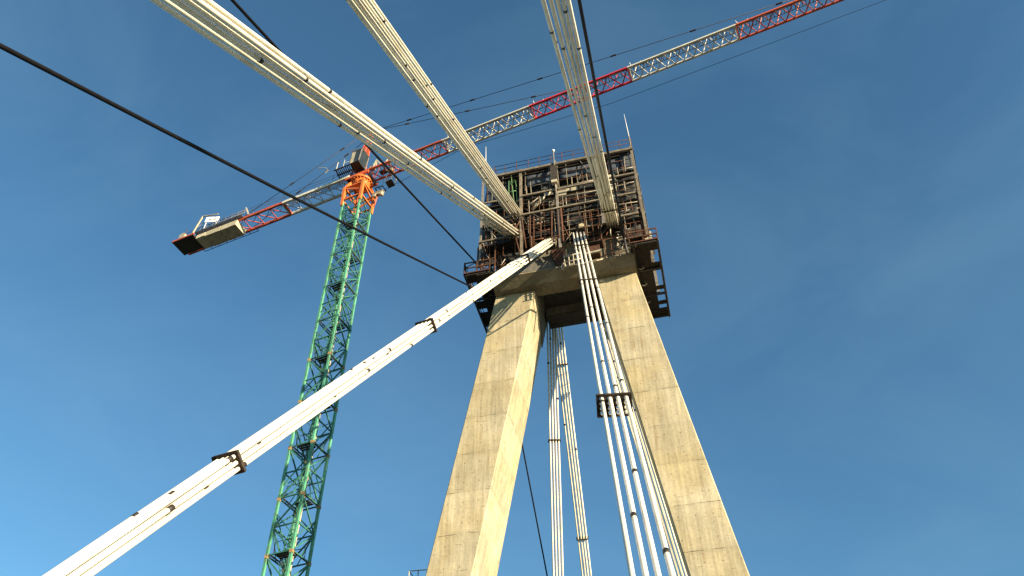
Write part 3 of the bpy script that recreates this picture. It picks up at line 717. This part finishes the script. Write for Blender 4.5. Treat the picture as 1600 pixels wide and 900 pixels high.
# orange turret
tu = MB(); c4 = [(-1, -1), (1, -1), (1, 1), (-1, 1)]
for a, b in c4:
    tu.beam(mp(a * 1.0, b * 1.0, 62.2), mp(a * 1.05, b * 1.05, 64.9), .26, .26, J)
    tu.beam(mp(a * 1.05, b * 1.05, 64.8), mp(a * .72, b * .72, 66.0), .24, .24, J)
for i in range(4):
    a, b = c4[i], c4[(i + 1) % 4]
    for z in (63.0, 64.9): tu.beam(mp(a[0] * 1.03, a[1] * 1.03, z), mp(b[0] * 1.03, b[1] * 1.03, z), .16)
    tu.beam(mp(a[0] * 1.03, a[1] * 1.03, 63.8), mp(b[0] * 1.03, b[1] * 1.03, 64.8), .13)
tu.build('turret_frame', 'orange', cr)
sr = MB(); cc = MX; ringpts = lambda z: Vector((cc.x, cc.y, z))
sr.tube([ringpts(65.6), ringpts(66.2)], .62, 24, .98); sr.tube([ringpts(66.2), ringpts(66.5)], 1.12, 28)
for k in range(20):
    a = 2 * math.pi * k / 20; p = ringpts(66.16) + Vector((math.cos(a) * 1.05, math.sin(a) * 1.05, 0)); sr.tube([p - Vector((0, 0, .1)), p + Vector((0, 0, .06))], .04, 6)
sr.build('slewing_ring', 'orange', cr)
MB().tube([mp(.1, .1, 62.4), mp(.1, .1, 64.2)], .22, 12).build('slip_ring_drum', 'redor', cr)
for a in (-1.15, 1.15): MB().beam(cp(-1.4, a * .75, 66.72), cp(1.3, a * .75, 66.72), .16, .4).build('turntable_beam', 'redor', cr)
tt = MB()
for t in (-1.2, 0, 1.1): tt.beam(cp(t, -.86, 66.75), cp(t, .86, 66.75), .16, .34)
tt.build('turntable_crossbeam', 'darkst', cr)
# jib
ZJ, JW, JH, JC = 67.0, .72, 1.3, .1
def jib(t0, t1, m, bays, name='jib_section'):
    g = MB(); w = .1
    for n in (-JW, JW): g.beam(cp(t0, JC + n, ZJ), cp(t1, JC + n, ZJ), .17, .16)
    g.beam(cp(t0, JC, ZJ + JH), cp(t1, JC, ZJ + JH), .18, .18)
    for e in (t0 + .06, t1 - .06):
        g.beam(cp(e, JC - JW, ZJ), cp(e, JC + JW, ZJ), .07)
        for n in (-JW, JW): g.beam(cp(e, JC + n, ZJ), cp(e, JC, ZJ + JH), .07)
    b = g.build(name, m, cr); l = MB(); p = (t1 - t0) / bays
    for k in range(bays):
        a = t0 + k * p; c = a + p / 2; e = a + p
        l.beam(cp(a, JC + JW, ZJ), cp(c, JC - JW, ZJ), .085); l.beam(cp(c, JC - JW, ZJ), cp(e, JC + JW, ZJ), .085)
        for n in (-JW, JW):
            l.beam(cp(a, JC + n, ZJ), cp(c, JC, ZJ + JH), .065); l.beam(cp(c, JC, ZJ + JH), cp(e, JC + n, ZJ), .065)
    l.build('jib_lacing', m, b)
    s = MB(); k = t0 + .2
    while k < t1 - .2:
        s.beam(cp(k, JC + .02, ZJ + .09), cp(k, JC + .5, ZJ + .09), .05, .025); k += .3
    for n in (.02, .5): s.beam(cp(t0 + .1, JC + n, ZJ + .1), cp(t1 - .1, JC + n, ZJ + .1), .05, .06)
    s.build('jib_walkway', 'grating', b)
    for t in (t0 + .3,): 
        q_ = MB(); q_.beam(cp(t, JC + .1, ZJ + JH), cp(t - .1, JC + .1, ZJ + JH + .55), .05); q_.beam(cp(t + .9, JC, ZJ + JH), cp(t + .9, JC, ZJ + JH + .3), .05)
        q_.build('pendant_lug', 'white', b)
jib(.95, 9.4, 'redor', 4); jib(9.4, 18.55, 'white', 6); jib(18.55, 28.15, 'red', 5); jib(28.15, 37.95, 'white', 6); jib(37.95, 47.6, 'redor', 6); jib(47.6, 54, 'white', 4)
# counter jib
def cjib(t0, t1, m, bays, hi=.34):
    g = MB()
    for n in (-.72, .86): g.beam(cp(t0, n, ZJ), cp(t1, n, ZJ), .2, hi)
    for e in (t0 + .1, t1 - .1): g.beam(cp(e, -.62, ZJ - .02), cp(e, .76, ZJ - .02), .14, hi - .08)
    b = g.build('counter_jib_section', m, cr); l = MB(); p = (t1 - t0) / bays
    for k in range(bays):
        a = t0 + k * p
        l.beam(cp(a, -.62, ZJ), cp(a + p, .76, ZJ), .07); l.beam(cp(a + p, -.62, ZJ), cp(a + p, .76, ZJ), .07)
        l.beam(cp(a, .76, ZJ), cp(a + p / 2, .07, ZJ), .06)
    l.build('counter_jib_lacing', m, b)
    r = MB(); k = t0
    while k >= t1:
        for n in (1.05,): r.tube([cp(k, n, ZJ + .15), cp(k, n, ZJ + 1.1)], .022, 5)
        k -= 1.9
    for h in (.6, 1.1): r.tube([cp(t0, 1.05, ZJ + h), cp(t1, 1.05, ZJ + h)], .016, 5)
    r.build('hand_rail', 'darkst', b)
cjib(-1.0, -9.0, 'white', 6); cjib(-9.05, -22.4, 'redor', 8)
MB().box((0, 0, 0), (0, 0, 0))
gp = MB(); k = -1.6
while k > -9: gp.beam(cp(k, .02, ZJ + .19), cp(k, .68, ZJ + .19), .06, .03); k -= .16
gp.build('counter_jib_walkway', 'grating', cr)
for ta, tb, zb in ((-14.5, -16.5, 66.02), (-16.62, -18.45, 66.06), (-18.57, -19.75, 66.25)):
    g = MB(); g.hexa([cp(tb, 1.12, zb), cp(ta, 1.12, zb), cp(ta, -.45, zb), cp(tb, -.45, zb)][::1], [cp(tb, 1.12, ZJ - .2), cp(ta, 1.12, ZJ - .2), cp(ta, -.45, ZJ - .2), cp(tb, -.45, ZJ - .2)])
    g.build('ballast_block', 'ballast', cr)
wn = MB(); wn.hexa([cp(-22.6, 1.5, ZJ - .45), cp(-19.9, 1.5, ZJ - .45), cp(-19.9, -.4, ZJ - .45), cp(-22.6, -.4, ZJ - .45)], [cp(-22.6, 1.5, ZJ - .3), cp(-19.9, 1.5, ZJ - .3), cp(-19.9, -.4, ZJ - .3), cp(-22.6, -.4, ZJ - .3)])
wp = wn.build('winch_platform', 'darkst', cr)
for n in (1.5, -.42): MB().beam(cp(-22.7, n, ZJ - .28), cp(-19.8, n, ZJ - .28), .1, .24).build('platform_edge', 'redor' if n > 0 else 'darkst', wp)
MB().beam(cp(-22.65, -.4, ZJ - .28), cp(-22.65, 1.5, ZJ - .28), .1, .24).build('platform_edge', 'darkst', wp)
wi = MB(); wi.tube([cp(-21.8, .3, ZJ + .5), cp(-21.8, 1.4, ZJ + .5)], .42, 14); wi.hexa([cp(-22.4, .9, ZJ - .2), cp(-21.2, .9, ZJ - .2), cp(-21.2, .2, ZJ - .2), cp(-22.4, .2, ZJ - .2)], [cp(-22.4, .9, ZJ + .3), cp(-21.2, .9, ZJ + .3), cp(-21.2, .2, ZJ + .3), cp(-22.4, .2, ZJ + .3)])
wi.build('winch', 'cabp', cr)
MB().tube([cp(-21.6, 1.2, ZJ + .8), cp(-21.6, 1.2, ZJ + 1.6)], .05, 6).build('winch_lamp', 'letter', cr)
dv = MB(); dv.beam(cp(-20.2, 1.4, ZJ + .1), cp(-19.6, 1.5, ZJ + 2.5), .16); dv.beam(cp(-19.6, 1.5, ZJ + 2.5), cp(-17.4, 1.4, ZJ + 1.9), .1); dv.beam(cp(-20.1, 1.4, ZJ + .7), cp(-18.6, 1.4, ZJ + 1.7), .05)
dv.build('ballast_davit', 'cabp', cr)
# company board on the rail: white with short dark letters
b0, b1, zb0, zb1, nb = -18.75, -17.2, ZJ + .95, ZJ + 2.05, 1.25
J2 = (J * .94 - Nn * .34).normalized(); N2 = Vector((J2.y, -J2.x, 0)); so = cp(b0, 1.62, zb0)
def sgn(x, y, h): return so + J2 * x + N2 * y + Vector((0, 0, h))
W_, H_ = 1.42, .85
bd = MB(); bd.hexa([sgn(0, 0, 0), sgn(W_, 0, 0), sgn(W_, -.06, 0), sgn(0, -.06, 0)], [sgn(0, 0, H_), sgn(W_, 0, H_), sgn(W_, -.06, H_), sgn(0, -.06, H_)])
for x in (.15, W_ - .15): bd.beam(sgn(x, -.1, -.9), sgn(x, -.1, H_ - .1), .06)
sb = bd.build('sign_board', 'board', cr)
strokes = {'J': [(.9, 1, .9, .25), (.9, .25, .6, 0), (.6, 0, .2, .1), (.2, .1, .1, .35)], 'A': [(0, 0, .5, 1), (.5, 1, 1, 0), (.2, .4, .8, .4)],
           'S': [(.95, .9, .5, 1), (.5, 1, .1, .8), (.1, .8, .9, .3), (.9, .3, .5, 0), (.5, 0, .05, .12)], 'O': [(.5, 1, .05, .5), (.05, .5, .5, 0), (.5, 0, .95, .5), (.95, .5, .5, 1)]}
lt_ = MB()
for i, ch in enumerate('JASO'):
    tx, wd, hz, ht = .26 + i * .235, .17, .28, .28
    for x0, y0, x1, y1 in strokes[ch]:
        lt_.beam(sgn(tx + x0 * wd, .012, hz + y0 * ht), sgn(tx + x1 * wd, .012, hz + y1 * ht), .055, .02, N2)
lt_.build('sign_lettering', 'letter', sb)
# frame carrying the board and rail mesh beside the ballast
rl = MB()
for h in (.35, .75): rl.tube([cp(-13.6, 1.3, ZJ + h), cp(-20.3, 1.3, ZJ + h)], .03, 5)
for k in range(9): rl.tube([cp(-13.6 - k * .83, 1.3, ZJ + .1), cp(-13.6 - k * .83, 1.3, ZJ + .75)], .02, 5)
rl.build('walkway_railing', 'galv', cr)
fl_ = MB()
for k in range(3): fl_.beam(cp(-13.9, .98 + k * .16, ZJ + .1), cp(-20.0, .98 + k * .16, ZJ + .1), .13, .04)
fl_.build('side_walkway_floor', 'grating', cr)
lf = MB()
for n in (-.8, -1.1): lf.beam(cp(-13.4, n, ZJ - .1), cp(-20.5, n, ZJ - .1), .05, .05)
for k in range(8): lf.beam(cp(-13.5 - k, -.75, ZJ - .1), cp(-13.5 - k, -1.1, ZJ - .1), .05, .05)
lf.build('far_bracket_walk', 'darkst', cr)
MB().beam(cp(-13.3, .9, ZJ + .2), cp(-13.9, 1.0, ZJ + 1.5), .3, .12).build('warning_panel', 'paint', cr)
# cat head and pendants
AP = Vector((MX.x, MX.y, 75.9))
ch_ = MB(); base = [(-1.15, -.5), (-.35, -.5), (-.35, .6), (-1.15, .6)]
for t, n in base: ch_.beam(cp(t, n, ZJ), AP + J * (.12 if t > 0 else -.12) + Nn * n * .3, .14)
for k in range(5):
    f0, f1 = k / 5.5, (k + 1) / 5.5
    for i in range(4):
        a, b = base[i], base[(i + 1) % 4]
        lp = lambda q_, f: cp(q_[0], q_[1], ZJ).lerp(AP + J * (.12 if q_[0] > 0 else -.12) + Nn * q_[1] * .3, f)
        ch_.beam(lp(a, f0), lp(b, f1), .07); ch_.beam(lp(a, f1), lp(b, f1), .07)
ch_.beam(AP - Nn * .4, AP + Nn * .4, .25, .3)
ch_.build('cat_head', 'redor', cr)
def pendant(t, n, zt, step, n0=0):
    A = AP + Nn * n0; B = cp(t, n, zt); d = (B - A); L_ = d.length; d.normalize(); g = MB()
    g.tube([A, A.lerp(B, .5) - Vector((0, 0, .04)), B], .032, 6); s_ = step * .6
    while s_ < L_ - 2:
        c = A + d * s_; g.beam(c - d * .28, c + d * .28, .13, .1); s_ += step
    g.build('pendant', 'darkst', cr)
pendant(45.5, JC, ZJ + JH + .2, 7.6); pendant(22.6, JC, ZJ + JH + .2, 7.6)
pendant(-14.0, -.72, ZJ + .3, 6.5, -.3); pendant(-14.0, .86, ZJ + .3, 6.5, .3)
pg = MB(); p1 = at(0, 0, 1) if False else None
g1 = cp(-5.4, .95, 70.9); pg.beam(g1, g1 + J * 1.0 + Vector((0, 0, -.45)), .06); pg.beam(g1 + J * 1.0 + Vector((0, 0, -.45)), g1 + J * 1.45 + Vector((0, 0, -1.2)), .06); pg.beam(g1 + J * 1.45 + Vector((0, 0, -1.2)), g1 + J * 1.1 + Vector((0, 0, -1.45)), .06)
pg.build('rope_guide', 'paint', cr)
# cab
c0, c1, n0, n1, zf_, zc = -.42, .58, .62, 1.86, 67.55, 69.6
cb_ = MB(); cb_.hexa([cp(c0, n1, zf_), cp(c1, n1, zf_), cp(c1, n0, zf_), cp(c0, n0, zf_)], [cp(c0, n1, zf_ + .12), cp(c1, n1, zf_ + .12), cp(c1, n0, zf_ + .12), cp(c0, n0, zf_ + .12)])
cb = cb_.build('cab', 'darkst', cr)
g = MB()
for t, n in ((c0, n0), (c1, n0), (c1, n1), (c0, n1)): g.beam(cp(t, n, zf_ + .1), cp(t + (.12 if t > 0 else .06), n, zc), .1, .1, J)
for t in (c0 + .06, c1 + .12): g.beam(cp(t, n0, zc), cp(t, n1, zc), .1)
for n in (n0, n1): g.beam(cp(c0 + .06, n, zc), cp(c1 + .12, n, zc), .1)
g.build('cab_frame', 'galv', cb)
MB().slab([cp(c0 + .02, n1 - .02, zf_ + .12), cp(c0 + .36, n1 - .02, zf_ + .12), cp(c0 + .40, n1 - .02, zc), cp(c0 + .07, n1 - .02, zc)], .03).build('cab_panel', 'cabp', cb)
MB().slab([cp(c0 + .37, n1 - .02, zf_ + .12), cp(c1 - .02, n1 - .02, zf_ + .12), cp(c1 + .1, n1 - .02, zc), cp(c0 + .41, n1 - .02, zc)], .02).build('cab_window', 'glass', cb)
MB().slab([cp(c1, n1 - .06, zf_ + .12), cp(c1, n0 + .06, zf_ + .12), cp(c1 + .11, n0 + .06, zc), cp(c1 + .11, n1 - .06, zc)], .02).build('cab_window', 'glass', cb)
MB().slab([cp(c0, n0 + .05, zf_ + .12), cp(c0, n1 - .05, zf_ + .12), cp(c0 + .06, n1 - .05, zc), cp(c0 + .06, n0 + .05, zc)], .03).build('cab_panel', 'cabp', cb)
MB().slab([cp(c0 - .03, n0 - .05, zc + .06), cp(c1 + .2, n0 - .05, zc + .06), cp(c1 + .2, n1 + .05, zc + .06), cp(c0 - .03, n1 + .05, zc + .06)], .08).build('cab_roof', 'darkst', cb)
cpf = MB()
for k in range(9): cpf.beam(cp(-2.25 + k * .21, .55, zf_), cp(-2.05 + k * .21, 1.84, zf_), .07, .05)
for n in (.55, 1.2, 1.84): cpf.beam(cp(-2.3, n, zf_ - .03), cp(c0, n, zf_ - .03), .1, .1)
cpf.beam(cp(-2.28, .55, zf_ - .03), cp(-2.05, 1.84, zf_ - .03), .1, .12)
cpf = cpf.build('cab_platform', 'darkst', cr)
h = MB()
for t in (-2.0, -1.2): h.tube([cp(t, 1.84, zf_), cp(t + .0, 1.84, zf_ + 1.25)], .035 if t < -1.5 else .02, 6)
h.tube([cp(-2.0, 1.84, zf_ + .62), cp(c0, 1.84, zf_ + .62)], .02, 6); h.build('platform_rail', 'white', cpf)
MB().slab([cp(-1.1, -.1, 66.95), cp(.1, -.1, 66.95), cp(.1, .8, 66.95), cp(-1.1, .8, 66.95)], .2).build('underframe_plate', 'darkst', cr)
# gear at the jib root: hoist motor, basket, trolley, hook
for t, n, a, b, c, m in ((1.5, .6, .5, .4, .4, 'cabp'), (2.3, -.2, .7, .4, .3, 'darkst'), (3.0, -.45, .5, .5, .4, 'bolt'), (1.9, .75, .25, .1, .9, 'cabp'), (3.3, .5, .3, .3, .5, 'bolt')):
    g = MB(); z = ZJ + .15
    g.hexa([cp(t - a / 2, n + b / 2, z), cp(t + a / 2, n + b / 2, z), cp(t + a / 2, n - b / 2, z), cp(t - a / 2, n - b / 2, z)], [cp(t - a / 2, n + b / 2, z + c), cp(t + a / 2, n + b / 2, z + c), cp(t + a / 2, n - b / 2, z + c), cp(t - a / 2, n - b / 2, z + c)])
    g.build('hoist_gear', m, cr)
g = MB(); g.beam(cp(1.7, .85, ZJ), cp(1.95, .85, ZJ + 1.2), .09); g.beam(cp(1.95, .85, ZJ + 1.2), cp(2.8, .3, ZJ), .09); g.beam(cp(3.1, .8, ZJ), cp(3.4, .8, ZJ + 1.0), .09); g.build('hoist_stay', 'cabp', cr)
bk = MB(); bk.hexa([cp(2.45, -.55, 65.9), cp(3.2, -.45, 65.9), cp(3.15, -1.3, 65.9), cp(2.4, -1.35, 65.9)], [cp(2.45, -.55, 65.96), cp(3.2, -.45, 65.96), cp(3.15, -1.3, 65.96), cp(2.4, -1.35, 65.96)])
bk = bk.build('service_basket', 'darkst', cr); g = MB()
for t, n in ((2.45, -.55), (3.2, -.45), (3.15, -1.3), (2.4, -1.35)): g.beam(cp(t, n, 65.96), cp(t, n, 67.0), .05)
for z in (66.45, 66.9):
    q_ = [(2.45, -.55), (3.2, -.45), (3.15, -1.3), (2.4, -1.35)]
    for i in range(4): g.beam(cp(*q_[i], z), cp(*q_[(i + 1) % 4], z), .04)
g.build('basket_rail', 'paint', bk)
fb = MB()
for n in (-1.05, -1.75): fb.beam(cp(.9, n, 66.4), cp(1.75, n - .05, 66.4), .07)
for t in (.9, 1.32, 1.75): fb.beam(cp(t, -1.05, 66.4), cp(t, -1.8, 66.4), .07)
fb.build('side_bracket', 'darkst', cr)
hx = atz(591, 303, 64.2); hk = MB()
def hkp(x, y, z): return hx + J * x + Nn * y + Vector((0, 0, z))
hk.hexa([hkp(-.5, .16, -.2), hkp(.5, .16, -.2), hkp(.5, -.16, -.2), hkp(-.5, -.16, -.2)], [hkp(-.55, .16, .12), hkp(.55, .16, .12), hkp(.55, -.16, .12), hkp(-.55, -.16, .12)])
for x in (-.35, .35): hk.tube([hkp(x, -.2, -.18), hkp(x, .2, -.18)], .2, 12)
hk.beam(hkp(-.6, 0, .17), hkp(.6, 0, .17), .4, .08)
hk = hk.build('hook_block', 'cabp', cr)
g = MB()
for x in (-.3, .3): g.tube([hkp(x, 0, .2), hkp(x, 0, 2.9)], .014, 5)
g.build('hook_fall', 'rope', hk)
MB().tube([hkp(-.1, 0, -.25), hkp(-.12, 0, -.85), hkp(-.2, 0, -1.9)], .09, 7, .06).build('hook_sling', 'redor', hk)
MB().tube([hkp(.3, 0, .15), cp(12, .95, 64.05), cp(26, -.2, 64.0), cp(38, -.3, 64.05), cp(54, -.42, 64.1)], .02, 5).build('hoist_rope', 'rope', cr)

# ------------------------------------------------------------------ light
EL = R(12); az = (.874, -.4856)
Sv = Vector((az[0] * math.cos(EL), az[1] * math.cos(EL), math.sin(EL))).normalized()
sun = bpy.data.objects.new('sun', bpy.data.lights.new('sun', 'SUN')); col.objects.link(sun)
sun.data.energy = 5.0; sun.data.angle = R(.5); sun.data.color = (1, .82, .545)
sun.rotation_euler = Sv.to_track_quat('Z', 'Y').to_euler(); sun.location = (40, -40, 60)
w = bpy.data.worlds.new('World'); scn.world = w; w.use_nodes = True
nt = w.node_tree; N = nt.nodes; L = nt.links; bg = N['Background']
sky = N.new('ShaderNodeTexSky'); sky.sky_type = 'NISHITA'; sky.sun_disc = False
sky.sun_elevation = EL; sky.sun_rotation = math.atan2(az[0], az[1]); sky.air_density = 1.0; sky.dust_density = .25; sky.ozone_density = 1.2
# thin high cirrus
tc = N.new('ShaderNodeTexCoord'); mpn = N.new('ShaderNodeMapping'); mpn.inputs['Scale'].default_value = (1.2, 2.2, 2.6); mpn.inputs['Rotation'].default_value = (0, .3, .5); mpn.inputs['Location'].default_value = (.0, .35, -.4)
L.new(tc.outputs['Generated'], mpn.inputs['Vector'])
nz = N.new('ShaderNodeTexNoise'); nz.inputs['Scale'].default_value = 2.0; nz.inputs['Detail'].default_value = 7; nz.inputs['Roughness'].default_value = .58; nz.inputs['Distortion'].default_value = .6; L.new(mpn.outputs[0], nz.inputs['Vector'])
rp = N.new('ShaderNodeValToRGB'); rp.color_ramp.elements[0].position = .40; rp.color_ramp.elements[1].position = .78
rp.color_ramp.elements[0].color = (0, 0, 0, 1); rp.color_ramp.elements[1].color = (.13, .13, .13, 1); L.new(nz.outputs['Fac'], rp.inputs['Fac'])
mx = N.new('ShaderNodeMix'); mx.data_type = 'RGBA'; L.new(rp.outputs['Color'], mx.inputs['Factor']); L.new(sky.outputs['Color'], mx.inputs['A']); mx.inputs['B'].default_value = (3.2, 3.4, 3.6, 1)
wb = N.new('ShaderNodeMix'); wb.data_type = 'RGBA'; wb.blend_type = 'MULTIPLY'; wb.inputs['Factor'].default_value = 1     # clear, slightly cyan air
L.new(mx.outputs['Result'], wb.inputs['A']); wb.inputs['B'].default_value = (.545, .90, 1.06, 1)
L.new(wb.outputs['Result'], bg.inputs['Color']); bg.inputs['Strength'].default_value = .085

scn.render.engine = 'CYCLES'; scn.cycles.pixel_filter_type = 'BLACKMAN_HARRIS'; scn.cycles.filter_width = 1.45
scn.view_settings.view_transform = 'Standard'; scn.view_settings.look = 'None'
scn.view_settings.exposure = 1.22; scn.view_settings.gamma = 1.0
scn.render.resolution_x = 1024; scn.render.resolution_y = 576
